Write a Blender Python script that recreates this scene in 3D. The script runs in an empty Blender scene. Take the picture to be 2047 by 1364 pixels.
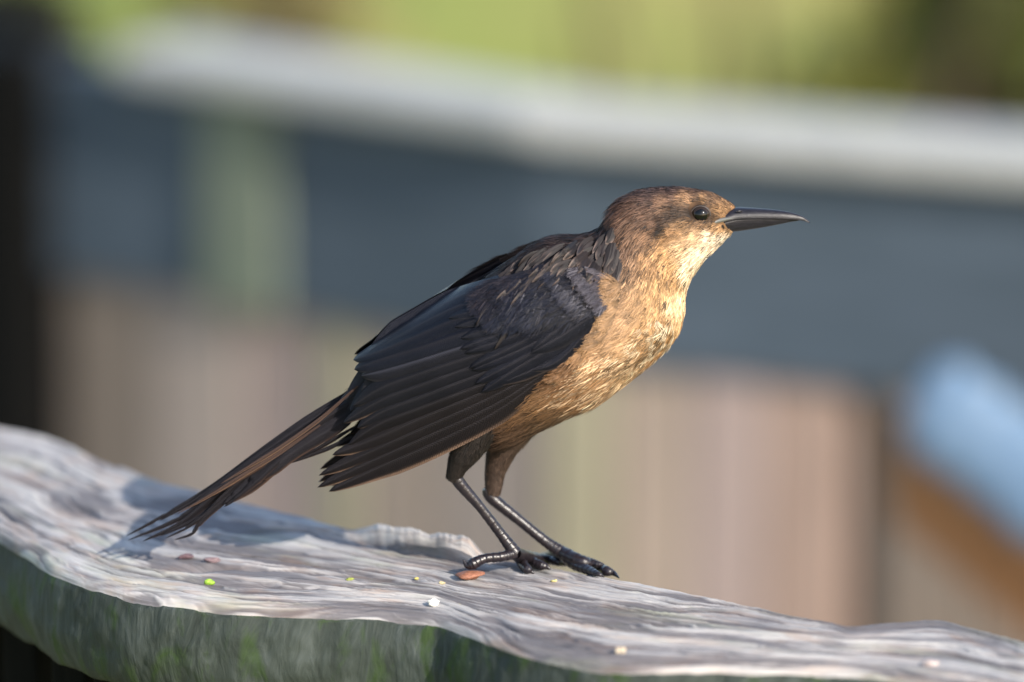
import bpy, math, random
import numpy as np
from mathutils import Vector
rng = np.random.default_rng(7)
random.seed(7)
scene = bpy.context.scene
R = math.radians

# ------------------------------------------------------------------ camera
D = 3.0; TH = R(12.0); S = 0.000214; ZC = 0.1005
FWD = np.array([0, math.cos(TH), -math.sin(TH)]); UP = np.array([0, math.sin(TH), math.cos(TH)]); RT = np.array([1.0, 0, 0])
CAM = np.array([0, 0, ZC]) - FWD * D
cd = bpy.data.cameras.new('camera'); cam = bpy.data.objects.new('camera', cd)
scene.collection.objects.link(cam); scene.camera = cam
cam.location = CAM; cam.rotation_euler = (math.pi / 2 - TH, 0, 0)
cd.sensor_width = 36; cd.lens = 36 * D / (2047 * S); cd.clip_start = 0.1; cd.clip_end = 500
cd.dof.use_dof = True; cd.dof.focus_distance = 2.986; cd.dof.aperture_fstop = cd.lens / 1000 / 0.065

# ------------------------------------------------------------------ sky and sun
SUN = np.array([0.62, -0.785, 0.0]); SUN /= np.linalg.norm(SUN); EL = R(28.5)
SUN = np.array([SUN[0] * math.cos(EL), SUN[1] * math.cos(EL), math.sin(EL)])
w = bpy.data.worlds.new('World'); scene.world = w; w.use_nodes = True
nt = w.node_tree; sky = nt.nodes.new('ShaderNodeTexSky'); sky.sky_type = 'NISHITA'; sky.sun_disc = False
sky.sun_elevation = EL; sky.sun_rotation = math.atan2(SUN[0], SUN[1])
bg = nt.nodes['Background']; nt.links.new(sky.outputs[0], bg.inputs[0]); bg.inputs[1].default_value = 0.15
sl = bpy.data.lights.new('sun', 'SUN'); sl.energy = 3.8; sl.angle = R(0.53); sl.color = (1.0, 0.925, 0.82)
so = bpy.data.objects.new('sun', sl); scene.collection.objects.link(so)
so.rotation_euler = Vector(SUN).to_track_quat('Z', 'Y').to_euler()
vs = scene.view_settings; vs.view_transform = 'Standard'; vs.look = 'None'; vs.exposure = 1.05; vs.gamma = 1; vs.use_curve_mapping = False
scene.render.engine = 'CYCLES'; scene.cycles.use_denoising = True; scene.cycles.max_bounces = 6
scene.cycles.use_adaptive_sampling = False

# ------------------------------------------------------------------ helpers
def P(px, py, Y=0.0):
    """photo pixel -> point on the vertical plane y = Y (arrays allowed)"""
    px, py, Y = np.broadcast_arrays(np.asarray(px, float), np.asarray(py, float), np.asarray(Y, float))
    d = FWD * D + RT * ((px - 1023.5) * S)[..., None] + UP * ((682 - py) * S)[..., None]
    return CAM + d * ((Y - CAM[1]) / d[..., 1])[..., None]
def PZ(px, py, Z=0.0):
    px, py, Z = np.broadcast_arrays(np.asarray(px, float), np.asarray(py, float), np.asarray(Z, float))
    d = FWD * D + RT * ((px - 1023.5) * S)[..., None] + UP * ((682 - py) * S)[..., None]
    return CAM + d * ((Z - CAM[2]) / d[..., 2])[..., None]
def proj(p):
    q = np.asarray(p) - CAM; t = D / (q @ FWD)
    return 1023.5 + (q @ RT) * t / S, 682 - (q @ UP) * t / S
def cr(pts, n):
    """Catmull-Rom resample"""
    p = np.asarray(pts, float); p = np.vstack([2 * p[0] - p[1], p, 2 * p[-1] - p[-2]])
    t = np.linspace(0, len(p) - 3 - 1e-9, n); i = t.astype(int); f = (t - i)[:, None]
    a, b, c, d = p[i], p[i + 1], p[i + 2], p[i + 3]
    return 0.5 * (2 * b + (c - a) * f + (2 * a - 5 * b + 4 * c - d) * f ** 2 + (3 * b - 3 * c + d - a) * f ** 3)
def unit(v): return v / np.maximum(np.linalg.norm(v, axis=-1, keepdims=True), 1e-12)
_g = np.random.default_rng(3).random((256, 256))
def vnoise(x, y):
    xi = np.floor(x).astype(int); yi = np.floor(y).astype(int); fx = x - xi; fy = y - yi
    fx = fx * fx * (3 - 2 * fx); fy = fy * fy * (3 - 2 * fy)
    g = lambda i, j: _g[i % 256, j % 256]
    return (g(xi, yi) * (1 - fx) + g(xi + 1, yi) * fx) * (1 - fy) + (g(xi, yi + 1) * (1 - fx) + g(xi + 1, yi + 1) * fx) * fy
def fbm(x, y, o=4):
    s = 0; a = 0.5
    for k in range(o): s = s + a * (vnoise(x * 2 ** k + 17 * k, y * 2 ** k + 31 * k) - 0.5); a *= 0.5
    return s
def sstep(a, b, x):
    t = np.clip((x - a) / (b - a), 0, 1); return t * t * (3 - 2 * t)
def mesh(name, v, f, mats, parent=None, col=None, uv=None, smooth=True, mi=None):
    """v (n,3), f (m,k) array or list of lists; col per vertex rgb; uv per vertex"""
    me = bpy.data.meshes.new(name); v = np.asarray(v, float).reshape(-1, 3)
    if isinstance(f, np.ndarray):
        m, k = f.shape; me.vertices.add(len(v)); me.vertices.foreach_set('co', v.ravel())
        me.loops.add(m * k); me.loops.foreach_set('vertex_index', f.ravel().astype(np.int32))
        me.polygons.add(m); me.polygons.foreach_set('loop_start', np.arange(0, m * k, k, dtype=np.int32))
        me.update(calc_edges=True)
    else:
        me.from_pydata([tuple(a) for a in v], [], f)
    if smooth: me.polygons.foreach_set('use_smooth', np.ones(len(me.polygons), bool))
    for mm in (mats if isinstance(mats, (list, tuple)) else [mats]): me.materials.append(mm)
    if mi is not None: me.polygons.foreach_set('material_index', np.asarray(mi, np.int32))
    if col is not None:
        a = me.color_attributes.new('Col', 'FLOAT_COLOR', 'POINT'); c = np.ones((len(v), 4)); c[:, :3] = col
        a.data.foreach_set('color', c.ravel())
    if uv is not None:
        u = me.uv_layers.new(name='UVMap'); li = np.empty(len(me.loops), np.int32); me.loops.foreach_get('vertex_index', li)
        u.data.foreach_set('uv', np.asarray(uv, float)[li].ravel())
    me.validate(); me.update()
    o = bpy.data.objects.new(name, me); scene.collection.objects.link(o)
    if parent: o.parent = parent; o.matrix_parent_inverse = parent.matrix_world.inverted()
    return o
def gridfaces(nu, nv, wrap=False):
    i = np.arange(nu - 1)[:, None]; j = np.arange(nv if wrap else nv - 1)[None, :]; j2 = (j + 1) % nv
    return np.stack([i * nv + j, i * nv + j2, (i + 1) * nv + j2, (i + 1) * nv + j], -1).reshape(-1, 4)
def empty(name, loc=(0, 0, 0)):
    o = bpy.data.objects.new(name, None); scene.collection.objects.link(o); o.location = loc; o.empty_display_size = 0.02
    bpy.context.view_layer.update(); return o
def tag(o, label=None, cat=None, group=None, kind=None):
    for k, x in (('label', label), ('category', cat), ('group', group), ('kind', kind)):
        if x: o[k] = x
    return o
def box_pts(A, ex, ey, ez):
    """box from a corner and three edge vectors"""
    A, ex, ey, ez = map(lambda a: np.asarray(a, float), (A, ex, ey, ez))
    return np.array([A, A + ex, A + ex + ey, A + ey, A + ez, A + ex + ez, A + ex + ey + ez, A + ey + ez])
BF = [[0, 3, 2, 1], [4, 5, 6, 7], [0, 1, 5, 4], [1, 2, 6, 5], [2, 3, 7, 6], [3, 0, 4, 7]]
def board(name, A, ex, ey, ez, mat, parent=None, bev=0.003):
    o = mesh(name, box_pts(A, ex, ey, ez), BF, mat, parent, smooth=False)
    b = o.modifiers.new('bevel', 'BEVEL'); b.width = bev; b.segments = 2
    return o

# ------------------------------------------------------------------ materials
def mat(name, base=(0.5, 0.5, 0.5), rough=0.6, spec=0.5):
    m = bpy.data.materials.new(name); m.use_nodes = True; b = m.node_tree.nodes['Principled BSDF']
    b.inputs['Base Color'].default_value = (*base, 1); b.inputs['Roughness'].default_value = rough
    b.inputs['Specular IOR Level'].default_value = spec
    return m, m.node_tree, b
def nd(t, ty, **kw):
    n = t.nodes.new(ty)
    for k, x in kw.items(): setattr(n, k, x)
    return n
def ramp(t, src, stops):
    r = nd(t, 'ShaderNodeValToRGB'); t.links.new(src, r.inputs[0]); e = r.color_ramp.elements
    while len(e) < len(stops): e.new(0.5)
    for q, (p, c) in zip(e, stops): q.position = p; q.color = (*c, 1)
    return r.outputs[0]
def noise(t, vec, scale, detail=5, rough=0.55, dist=0.0):
    n = nd(t, 'ShaderNodeTexNoise'); n.inputs['Scale'].default_value = scale; n.inputs['Detail'].default_value = detail
    n.inputs['Roughness'].default_value = rough; n.inputs['Distortion'].default_value = dist
    if vec is not None: t.links.new(vec, n.inputs['Vector'])
    return n.outputs['Fac']
def mapping(t, src, scale):
    m = nd(t, 'ShaderNodeMapping'); m.inputs['Scale'].default_value = scale; t.links.new(src, m.inputs['Vector']); return m.outputs[0]
def mix(t, fac, a, b, mode='MIX'):
    m = nd(t, 'ShaderNodeMix', data_type='RGBA', blend_type=mode)
    for s, x in ((m.inputs[0], fac), (m.inputs[6], a), (m.inputs[7], b)):
        if hasattr(x, 'is_linked'): t.links.new(x, s)
        elif isinstance(x, (int, float)): s.default_value = x
        else: s.default_value = (*x, 1)
    return m.outputs[2]
def bump(t, b, h, strength, dist):
    n = nd(t, 'ShaderNodeBump'); n.inputs['Strength'].default_value = strength; n.inputs['Distance'].default_value = dist
    t.links.new(h, n.inputs['Height']); t.links.new(n.outputs[0], b.inputs['Normal'])

def feather_mat(name, rough, spec, sheen=0.0, bumpy=0.0, coat=0.0):
    m, t, b = mat(name, rough=rough, spec=spec)
    a = nd(t, 'ShaderNodeAttribute', attribute_name='Col'); t.links.new(a.outputs['Color'], b.inputs['Base Color'])
    b.inputs['Sheen Weight'].default_value = sheen; b.inputs['Sheen Roughness'].default_value = 0.4
    if bumpy:
        g = nd(t, 'ShaderNodeNewGeometry'); bump(t, b, noise(t, g.outputs['Position'], 900, 3), bumpy, 0.0005)
    return m
M_plume = feather_mat('plumage', 0.62, 0.25)
M_gloss = feather_mat('glossy plumage', 0.42, 0.34); M_gloss.node_tree.nodes['Principled BSDF'].inputs['Specular Tint'].default_value = (0.86, 0.85, 1.0, 1)
M_vane, t, b = mat('flight feather', rough=0.42, spec=0.20)
b.inputs['Specular Tint'].default_value = (0.74, 0.77, 1.0, 1)
a = nd(t, 'ShaderNodeAttribute', attribute_name='Col'); t.links.new(a.outputs['Color'], b.inputs['Base Color'])
uvn = nd(t, 'ShaderNodeUVMap'); wv = nd(t, 'ShaderNodeTexWave', wave_type='BANDS', bands_direction='X')
wv.inputs['Scale'].default_value = 24; wv.inputs['Distortion'].default_value = 5.0; wv.inputs['Detail'].default_value = 2
t.links.new(uvn.outputs[0], wv.inputs['Vector']); bump(t, b, wv.outputs['Fac'], 0.5, 0.0003)
t.links.new(mix(t, 1.0, a.outputs['Color'], ramp(t, wv.outputs['Fac'], [(0.1, (0.62, 0.62, 0.62)), (0.9, (1.3, 1.28, 1.25))]), 'MULTIPLY'), b.inputs['Base Color'])
M_skin = feather_mat('underplumage', 0.8, 0.15)
M_beak, t, b = mat('beak horn', (0.018, 0.017, 0.021), 0.42, 0.32)
g = nd(t, 'ShaderNodeTexCoord'); n = noise(t, mapping(t, g.outputs['Object'], (300, 900, 1500)), 1.0, 4)
t.links.new(ramp(t, n, [(0.3, (0.007, 0.0065, 0.009)), (0.7, (0.016, 0.0145, 0.020))]), b.inputs['Base Color']); bump(t, b, n, 0.25, 0.0004)
M_gape, _, _ = mat('gape skin', (0.09, 0.09, 0.085), 0.3, 0.5)
M_leg, t, b = mat('leg scales', (0.015, 0.012, 0.014), 0.33, 0.42)
g = nd(t, 'ShaderNodeTexCoord'); n = noise(t, g.outputs['Object'], 700, 3)
t.links.new(ramp(t, n, [(0.3, (0.007, 0.006, 0.009)), (0.75, (0.022, 0.016, 0.018))]), b.inputs['Base Color']); bump(t, b, n, 0.5, 0.0004)
M_pad, _, _ = mat('toe pad', (0.16, 0.10, 0.08), 0.4, 0.5)
M_eye, t, b = mat('eye', (0.006, 0.004, 0.004), 0.09, 0.35)
a = nd(t, 'ShaderNodeAttribute', attribute_name='Col'); t.links.new(a.outputs['Color'], b.inputs['Base Color'])
M_lid, _, _ = mat('eyelid', (0.035, 0.026, 0.022), 0.5, 0.4)

def wood_mat(name, c0, c1, c2, sc=1.0, streak=(6, 120, 60), bumpd=0.001, uv=True, spec=0.3):
    m, t, b = mat(name, rough=0.75, spec=spec)
    src = nd(t, 'ShaderNodeUVMap').outputs[0] if uv else nd(t, 'ShaderNodeTexCoord').outputs['Object']
    n1 = noise(t, mapping(t, src, streak), 1.0 * sc, 8, 0.62, 1.2)
    n2 = noise(t, mapping(t, src, tuple(s * 0.18 for s in streak)), 1.0 * sc, 4, 0.5, 0.8)
    c = ramp(t, n1, [(0.30, c0), (0.50, c1), (0.72, c2)])
    f = nd(t, 'ShaderNodeMath', operation='MULTIPLY'); t.links.new(n2, f.inputs[0]); f.inputs[1].default_value = 0.75
    c = mix(t, f.outputs[0], c, tuple(x * 0.62 for x in c1))
    t.links.new(c, b.inputs['Base Color']); bump(t, b, n1, 0.6, bumpd)
    return m, t, b, c

M_rail, t, b, c = wood_mat('weathered rail top', (0.19, 0.175, 0.17), (0.46, 0.445, 0.44), (0.66, 0.645, 0.635), streak=(14, 520, 1), bumpd=0.0012)
uvn = nd(t, 'ShaderNodeUVMap')
n3 = noise(t, mapping(t, uvn.outputs[0], (22, 60, 1)), 1.0, 4, 0.6, 1.0)
c2 = mix(t, ramp(t, n3, [(0.50, (0, 0, 0)), (0.66, (0.65, 0.65, 0.65))]), c, (0.36, 0.27, 0.22))
n4 = noise(t, mapping(t, uvn.outputs[0], (14, 40, 5)), 1.0, 4, 0.6, 0.6)
c3 = mix(t, ramp(t, n4, [(0.54, (0, 0, 0)), (0.70, (0.55, 0.55, 0.55))]), c2, (0.30, 0.33, 0.24))
at_ = nd(t, 'ShaderNodeAttribute', attribute_name='Col'); c4 = mix(t, 1.0, c3, ramp(t, at_.outputs['Fac'], [(0.05, (0.34, 0.325, 0.34)), (0.45, (0.80, 0.785, 0.78)), (0.8, (1.0, 0.98, 0.95))]), 'MULTIPLY')
t.links.new(c4, b.inputs['Base Color'])
M_railside, t, b, c = wood_mat('mossy rail side', (0.012, 0.017, 0.014), (0.036, 0.046, 0.040), (0.080, 0.094, 0.090), streak=(120, 26, 1), bumpd=0.002)
uvn = nd(t, 'ShaderNodeUVMap')
n3 = noise(t, mapping(t, uvn.outputs[0], (60, 22, 1)), 1.0, 5, 0.6, 0.8)
c2 = mix(t, ramp(t, n3, [(0.52, (0, 0, 0)), (0.66, (0.9, 0.9, 0.9))]), c, (0.026, 0.048, 0.012)); t.links.new(c2, b.inputs['Base Color'])
M_dark, *_ = wood_mat('near-black timber', (0.003, 0.003, 0.003), (0.005, 0.005, 0.005), (0.009, 0.008, 0.007), streak=(120, 120, 8), uv=False, spec=0.05)  # shade under the near rail is put into this near-black colour
M_cap, *_ = wood_mat('pale weathered cap', (0.27, 0.28, 0.275), (0.385, 0.39, 0.38), (0.47, 0.47, 0.455), streak=(8, 60, 60), uv=False)
M_fascia, *_ = wood_mat('shade blue board', (0.034, 0.050, 0.066), (0.055, 0.076, 0.102), (0.078, 0.102, 0.136), streak=(5, 5, 40), uv=False)  # the cap's shade on this board is put into its blue-grey colour
M_cleat, *_ = wood_mat('lichen green wood', (0.10, 0.125, 0.095), (0.145, 0.17, 0.13), (0.20, 0.225, 0.175), streak=(50, 50, 8), uv=False)
PK = {'pink': (0.295, 0.212, 0.175), 'tan': (0.315, 0.25, 0.205), 'grey': (0.31, 0.255, 0.225), 'green': (0.28, 0.255, 0.18), 'mauve': (0.315, 0.245, 0.225), 'dim': (0.18, 0.145, 0.12)}
PM = {k: wood_mat('picket wood ' + k, tuple(x * 0.7 for x in c), c, tuple(min(x * 1.2, 0.7) for x in c), streak=(70, 70, 5), uv=False)[0] for k, c in PK.items()}
M_brown, *_ = wood_mat('orange brown timber', (0.20, 0.09, 0.04), (0.32, 0.155, 0.07), (0.42, 0.22, 0.11), streak=(40, 40, 12), uv=False)
M_blue, t, b, c = wood_mat('pale blue tarpaulin', (0.085, 0.15, 0.235), (0.12, 0.19, 0.295), (0.165, 0.22, 0.33), streak=(9, 9, 9), uv=False, bumpd=0.004)
b.inputs['Roughness'].default_value = 0.45

# ------------------------------------------------------------------ ground, deck
PHI = R(41.0); GR = np.array([math.cos(PHI), -math.sin(PHI), 0]); NB = np.array([math.sin(PHI), math.cos(PHI), 0])   # along the rails, and away across the walk
m, t, b = mat('marsh ground', rough=0.9, spec=0.1)
g = nd(t, 'ShaderNodeTexCoord'); n = noise(t, g.outputs['Object'], 0.55, 4, 0.5)
t.links.new(ramp(t, n, [(0.35, (0.15, 0.19, 0.04)), (0.5, (0.23, 0.25, 0.06)), (0.65, (0.31, 0.23, 0.09))]), b.inputs['Base Color'])
xs = np.linspace(-60, 60, 61); ys = np.linspace(-20, 160, 61)
gx, gy = np.meshgrid(xs, ys, indexing='ij'); gz = -1.75 + 0.25 * fbm(gx * 0.35, gy * 0.35)
tag(mesh('ground', np.stack([gx, gy, gz], -1), gridfaces(61, 61)[:, ::-1], m), kind='structure')
FD = 2.2                    # the far railing stands this far behind the bird, measured level
JX = 1085                   # it bends here
def _ray(px, py=682.0): return FWD * D + RT * ((px - 1023.5) * S) + UP * ((682 - py) * S)
_d = _ray(JX); FJ = CAM + _d * ((FD - CAM[1]) / _d[1]); FJ[2] = 0
SEG = []
for ph in (R(41.0), R(24.5)): SEG.append((np.array([math.cos(ph), -math.sin(ph), 0]), np.array([math.sin(ph), math.cos(ph), 0])))
def fhit(px, py=682.0, seg=None):
    g_, n_ = SEG[(0 if px < JX else 1) if seg is None else seg]; d = _ray(px, py); return CAM + d * (np.dot(FJ - CAM, n_) / np.dot(d, n_))
ZT = fhit(JX, 272)[2]; ZB = fhit(JX, 722)[2]
M_deck, *_ = wood_mat('deck boards', (0.22, 0.19, 0.17), (0.36, 0.32, 0.28), (0.45, 0.41, 0.37), streak=(6, 6, 6), uv=False)
dk = empty('deck'); tag(dk, kind='structure')
for k in range(-12, 13):                                # deck planks across the walk
    board('plank', FJ + GR * (k * 0.146) - NB * 2.0 + np.array([0, 0, -1.42]), GR * 0.139, NB * 2.15, (0, 0, 0.036), M_deck, dk)

# ------------------------------------------------------------------ far railing
fr = empty('wooden_railing', (FJ[0], FJ[1], -1.39))
tag(fr, 'blurred wooden railing with pale cap, shade-blue band and pinkish vertical boards behind the bird', 'railing')
def fbox(name, a_, b_, n0, n1, za, zb, m, bev=0.003, seg=None, dz=0.0):
    seg = (0 if (a_ + b_) / 2 < JX else 1) if seg is None else seg; g_, n_ = SEG[seg]
    l0 = np.dot(fhit(a_, seg=seg) - FJ, g_); l1 = np.dot(fhit(b_, seg=seg) - FJ, g_)
    A = np.array([FJ[0], FJ[1], za + dz]) + g_ * l0 + n_ * n0
    return board(name, A, g_ * (l1 - l0), n_ * (n1 - n0), (0, 0, zb - za), m, fr, bev)
fbox('cap', 285, JX + 12, -0.030, 0.060, ZT, ZT + 0.026, M_cap, 0.006, seg=0)
fbox('cap', JX - 4, 5000, -0.030, 0.060, ZT, ZT + 0.026, M_cap, 0.006, seg=1, dz=-0.002)
fbox('band_board', -2200, JX + 3, 0.0, 0.036, ZB, ZT, M_fascia, seg=0)
fbox('band_board', JX, 5000, 0.0, 0.036, ZB, ZT - 0.003, M_fascia, seg=1)
PKS = [(118, 286, 'dim'), (292, 466, 'grey'), (472, 618, 'mauve'), (626, 700, 'green'), (708, 858, 'tan'), (866, 1066, 'grey'), (1088, 1215, 'green'), (1221, 1370, 'tan'), (1378, 1520, 'mauve'), (1526, 1684, 'pink'), (1762, 1930, 'dim'), (1940, 2090, 'dim'), (2098, 2300, 'grey')]
PKS += [(x, x + 205, k) for x, k in zip(range(2310, 4900, 215), 'tan grey mauve dim pink tan green grey mauve tan dim pink grey tan'.split())] + [(x, x + 150, k) for x, k in zip(range(-560, -2300, -158), 'grey dim tan mauve grey green tan dim grey pink tan grey'.split())]
for a_, b_, k in PKS:
    jit = random.uniform(-0.003, 0.003)
    fbox('picket', a_, b_, 0.008 + jit, 0.027 + jit, -1.36, ZB - 0.0, PM[k])
fbox('backing_board', -2200, JX - 2, 0.032, 0.052, -1.36, ZB, PM['dim'], seg=0)
fbox('backing_board', JX + 2, 5000, 0.032, 0.052, -1.36, ZB, PM['dim'], seg=1)
fbox('cleat', 420, 565, -0.009, 0.0, ZB - 0.002, ZT - 0.004, M_cleat)
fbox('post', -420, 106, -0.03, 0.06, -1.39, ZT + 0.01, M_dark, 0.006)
# slanted brown brace with a blue tarpaulin roll lying along it
def slab(name, quad, Y0, th, m, label, cat):
    pts = np.array([P(x, y, Y0) for x, y in quad]); v = np.vstack([pts, pts + np.array([0, th, 0])]); n = len(quad)
    f = [list(range(n))[::-1], list(range(n, 2 * n))] + [[i, (i + 1) % n, n + (i + 1) % n, n + i] for i in range(n)]
    o = mesh(name, v, f, m, smooth=False); bb = o.modifiers.new('bevel', 'BEVEL'); bb.width = 0.004; bb.segments = 2
    return tag(o, label, cat)
slab('timber_brace', [(1785, 850), (1840, 835), (2400, 1190), (2400, 1580), (1790, 1045)], 1.72, 0.04, M_brown, 'orange brown slanted timber below the blue roll', 'timber')
ctr = cr([P(1828, 792, 1.68), P(1900, 832, 1.67), P(2000, 905, 1.66), P(2150, 1025, 1.64), P(2400, 1180, 1.62)], 40)
def tube(ctr, rad, seg=16, ref=(0, 1, 0), flat=1.0, cap=True):
    ctr = np.asarray(ctr); n = len(ctr); rad = np.broadcast_to(rad, n)
    tg = unit(np.gradient(ctr, axis=0)); b1 = unit(np.cross(tg, np.array(ref, float))); b2 = np.cross(tg, b1)
    a = np.linspace(0, 2 * math.pi, seg, endpoint=False)
    v = ctr[:, None] + rad[:, None, None] * (np.cos(a)[None, :, None] * b1[:, None] + flat * np.sin(a)[None, :, None] * b2[:, None])
    v = v.reshape(-1, 3); f = gridfaces(n, seg, True).tolist()
    if cap: f += [list(range(seg)), list(range((n - 1) * seg, n * seg))[::-1]]
    return v, f
uu = np.linspace(0, 1, 40)
v, f = tube(ctr, 0.036 * np.sqrt(np.clip(1 - (1 - np.clip(uu / 0.16, 0, 1)) ** 2, 0.02, 1)) * (1 + 0.05 * np.sin(uu * 40)), 24, flat=0.4)
v = v + 0.003 * np.stack([fbm(v[:, 0] * 60, v[:, 2] * 60)] * 3, -1)
tag(mesh('tarpaulin_roll', v, f, M_blue), 'pale blue rolled tarpaulin slanting down over the brown timber', 'tarpaulin')

# ------------------------------------------------------------------ shrubs beyond the walk
M_bark, *_ = wood_mat('bark', (0.05, 0.035, 0.022), (0.10, 0.07, 0.045), (0.16, 0.12, 0.08), streak=(20, 20, 5), uv=False)
def leaf_mat(name, c):
    m, t, b = mat(name, rough=0.5, spec=0.3)
    a = nd(t, 'ShaderNodeAttribute', attribute_name='Col'); t.links.new(a.outputs['Color'], b.inputs['Base Color'])
    tr = nd(t, 'ShaderNodeBsdfTranslucent'); t.links.new(a.outputs['Color'], tr.inputs[0]); ms = nd(t, 'ShaderNodeMixShader'); ms.inputs[0].default_value = 0.3
    t.links.new(b.outputs[0], ms.inputs[1]); t.links.new(tr.outputs[0], ms.inputs[2]); t.links.new(ms.outputs[0], t.nodes['Material Output'].inputs[0])
    return m
M_leaf = leaf_mat('leaves', None)
def shrub(name, px, Y, h, rx, col, label, n=2600, leaf=0.05, col2=None):
    base = P(px, 200, Y); base[2] = -1.72
    r = empty(name, base); tag(r, label, 'shrub', None)
    vs_, fs_ = [], []
    for k in range(7):
        a = rng.uniform(0, 6.28); tip = base + np.array([math.cos(a) * rx * 0.6, math.sin(a) * rx * 0.6, h * rng.uniform(0.6, 0.95)])
        c = cr([base + np.array([math.cos(a), math.sin(a), 0]) * 0.05, base + (tip - base) * 0.5 + rng.normal(0, 0.06, 3), tip], 8)
        v, f = tube(c, np.linspace(0.028, 0.006, 8), 7, ref=(0.3, 1, 0.1)); fs_ += [[q + sum(map(len, vs_)) for q in ff] for ff in f]; vs_.append(v)
    mesh('stems', np.vstack(vs_), fs_, M_bark, r)
    cl = rng.normal(0, 1, (26, 3)); cl = unit(cl) * rng.uniform(0.35, 1.0, (26, 1)); cl[:, 2] = np.abs(cl[:, 2]) * 0.9 + 0.1
    c = base + cl[rng.integers(0, 26, n)] * np.array([rx, rx, h]) + rng.normal(0, 0.13, (n, 3)) * np.array([1, 1, 0.9]) * min(1, rx)
    c[:, 2] = np.maximum(c[:, 2], base[2] + 0.02)
    d = unit(rng.normal(0, 1, (n, 3)) + np.array([0, 0, 0.4])); s = unit(np.cross(d, rng.normal(0, 1, (n, 3))))
    L = leaf * rng.uniform(0.7, 1.4, (n, 1)); W = L * 0.32
    v = np.stack([c - d * L, c + s * W, c + d * L, c - s * W], 1).reshape(-1, 3)
    cc = np.array(col)[None] * rng.uniform(0.65, 1.35, (n, 1))
    if col2 is not None: k = rng.random(n) < 0.35; cc[k] = np.array(col2) * rng.uniform(0.7, 1.3, (k.sum(), 1))
    mesh('foliage', v, np.arange(4 * n).reshape(-1, 4), M_leaf, r, col=np.repeat(cc, 4, 0))
    return r
YG = (0.30, 0.31, 0.07); OL = (0.10, 0.12, 0.03); BRN = (0.36, 0.22, 0.10)
shrub('leafy_shrub', 640, 5.2, 0.95, 0.55, YG, 'sunny yellow green shrub above the pale cap, straight behind the back of the bird', col2=(0.34, 0.27, 0.09))
shrub('leafy_shrub', 1010, 5.6, 0.9, 0.5, (0.25, 0.33, 0.07), 'bright green shrub beyond the railing beside the brown dead shrub')
shrub('dead_shrub', 1265, 4.6, 1.45, 0.12, BRN, 'narrow brown dead shrub between two green shrubs beyond the railing', n=5200, leaf=0.04)
shrub('leafy_shrub', 1490, 5.4, 0.95, 0.42, (0.28, 0.31, 0.10), 'pale green shrub beyond the railing above the beak', col2=(0.30, 0.25, 0.08))
shrub('olive_shrub', 1800, 5.0, 1.45, 0.34, (0.22, 0.22, 0.055), 'olive green shrub beyond the railing next to the darkest shrub')
shrub('dark_shrub', 2080, 4.8, 1.6, 0.36, (0.16, 0.175, 0.05), 'dark green shrub beyond the railing above the blue roll', n=4200)
shrub('brown_shrub', 215, 4.6, 1.5, 0.38, (0.20, 0.17, 0.07), 'dim brownish shrub beyond the railing near the black post')
shrub('shaded_bush', -90, 3.6, 1.7, 0.22, (0.018, 0.018, 0.010), 'nearly black bush rising behind the black post')  # the bush's shade is put into its near-black leaf colour

# ------------------------------------------------------------------ near railing: two weathered boards
FAR = np.array([(-260, 800), (-60, 838), (0, 850), (100, 868), (135, 885), (200, 914), (300, 950), (390, 975), (480, 1000), (560, 1015), (650, 1038), (720, 1060), (800, 1082), (900, 1100), (1000, 1112), (1100, 1126), (1180, 1142), (1235, 1153), (1300, 1165), (1450, 1195), (1600, 1225), (1700, 1243), (1760, 1236), (1880, 1231), (1950, 1252), (2047, 1277), (2300, 1330)])
NEAR = np.array([(-260, 965), (-60, 1030), (0, 1062), (50, 1095), (100, 1130), (160, 1155), (250, 1180), (350, 1196), (450, 1206), (600, 1213), (800, 1218), (880, 1230), (950, 1258), (1030, 1286), (1110, 1308), (1200, 1322), (1350, 1328), (1550, 1330), (1690, 1334), (1800, 1350), (2047, 1400), (2300, 1450)])
nr = empty('wooden_railing', (0, 0, -1.09)); tag(nr, 'weathered grey wooden railing with mossy side under the bird', 'railing')
def top_height(px, sx, g, h, s):
    """s 0 near edge .. 1 far edge (position across), g,h metres along/across the grain"""
    warp = 0.012 * fbm(g * 22, h * 30) * 2 + 0.004 * fbm(g * 60, h * 90)
    z = 0.0021 * fbm(g * 11, (h + warp) * 95, 5)
    z -= 0.0036 * np.abs(fbm(g * 22, (h + warp) * 330, 3))
    z += 0.0020 * fbm(g * 9, h * 22, 2)
    cr2 = np.zeros_like(g)
    rc = np.random.default_rng(21)
    for _ in range(46):
        g0, h0, ln, wd = rc.uniform(-0.26, 0.34), rc.uniform(0.004, 0.121), rc.uniform(0.015, 0.075), rc.uniform(0.0005, 0.0011)
        cr2 = np.maximum(cr2, np.exp(-((h - h0 - 0.006 * (vnoise(g * 24 + 7 * h0, g * 0 + h0 * 900) - 0.5)) / wd) ** 2) * sstep(ln, ln * 0.5, np.abs(g - g0)))
    z -= 0.0026 * cr2
    crack = np.exp(-((vnoise(g * 6 + 5, (h + 0.5 * warp) * 75) - 0.5) / 0.035) ** 2) * sstep(0.5, 0.75, vnoise(g * 11, h * 40 + 9)); z -= 0.0030 * crack
    dirt = np.clip(0.55 + 2.0 * fbm(g * 11, (h + warp) * 95, 5) - 2.6 * np.clip(np.abs(fbm(g * 22, (h + warp) * 330, 3)) - 0.02, 0, 1) + 0.9 * fbm(g * 26 + 40, h * 60, 3) - 0.9 * crack - 0.75 * cr2, 0, 1)
    return z, dirt
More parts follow.
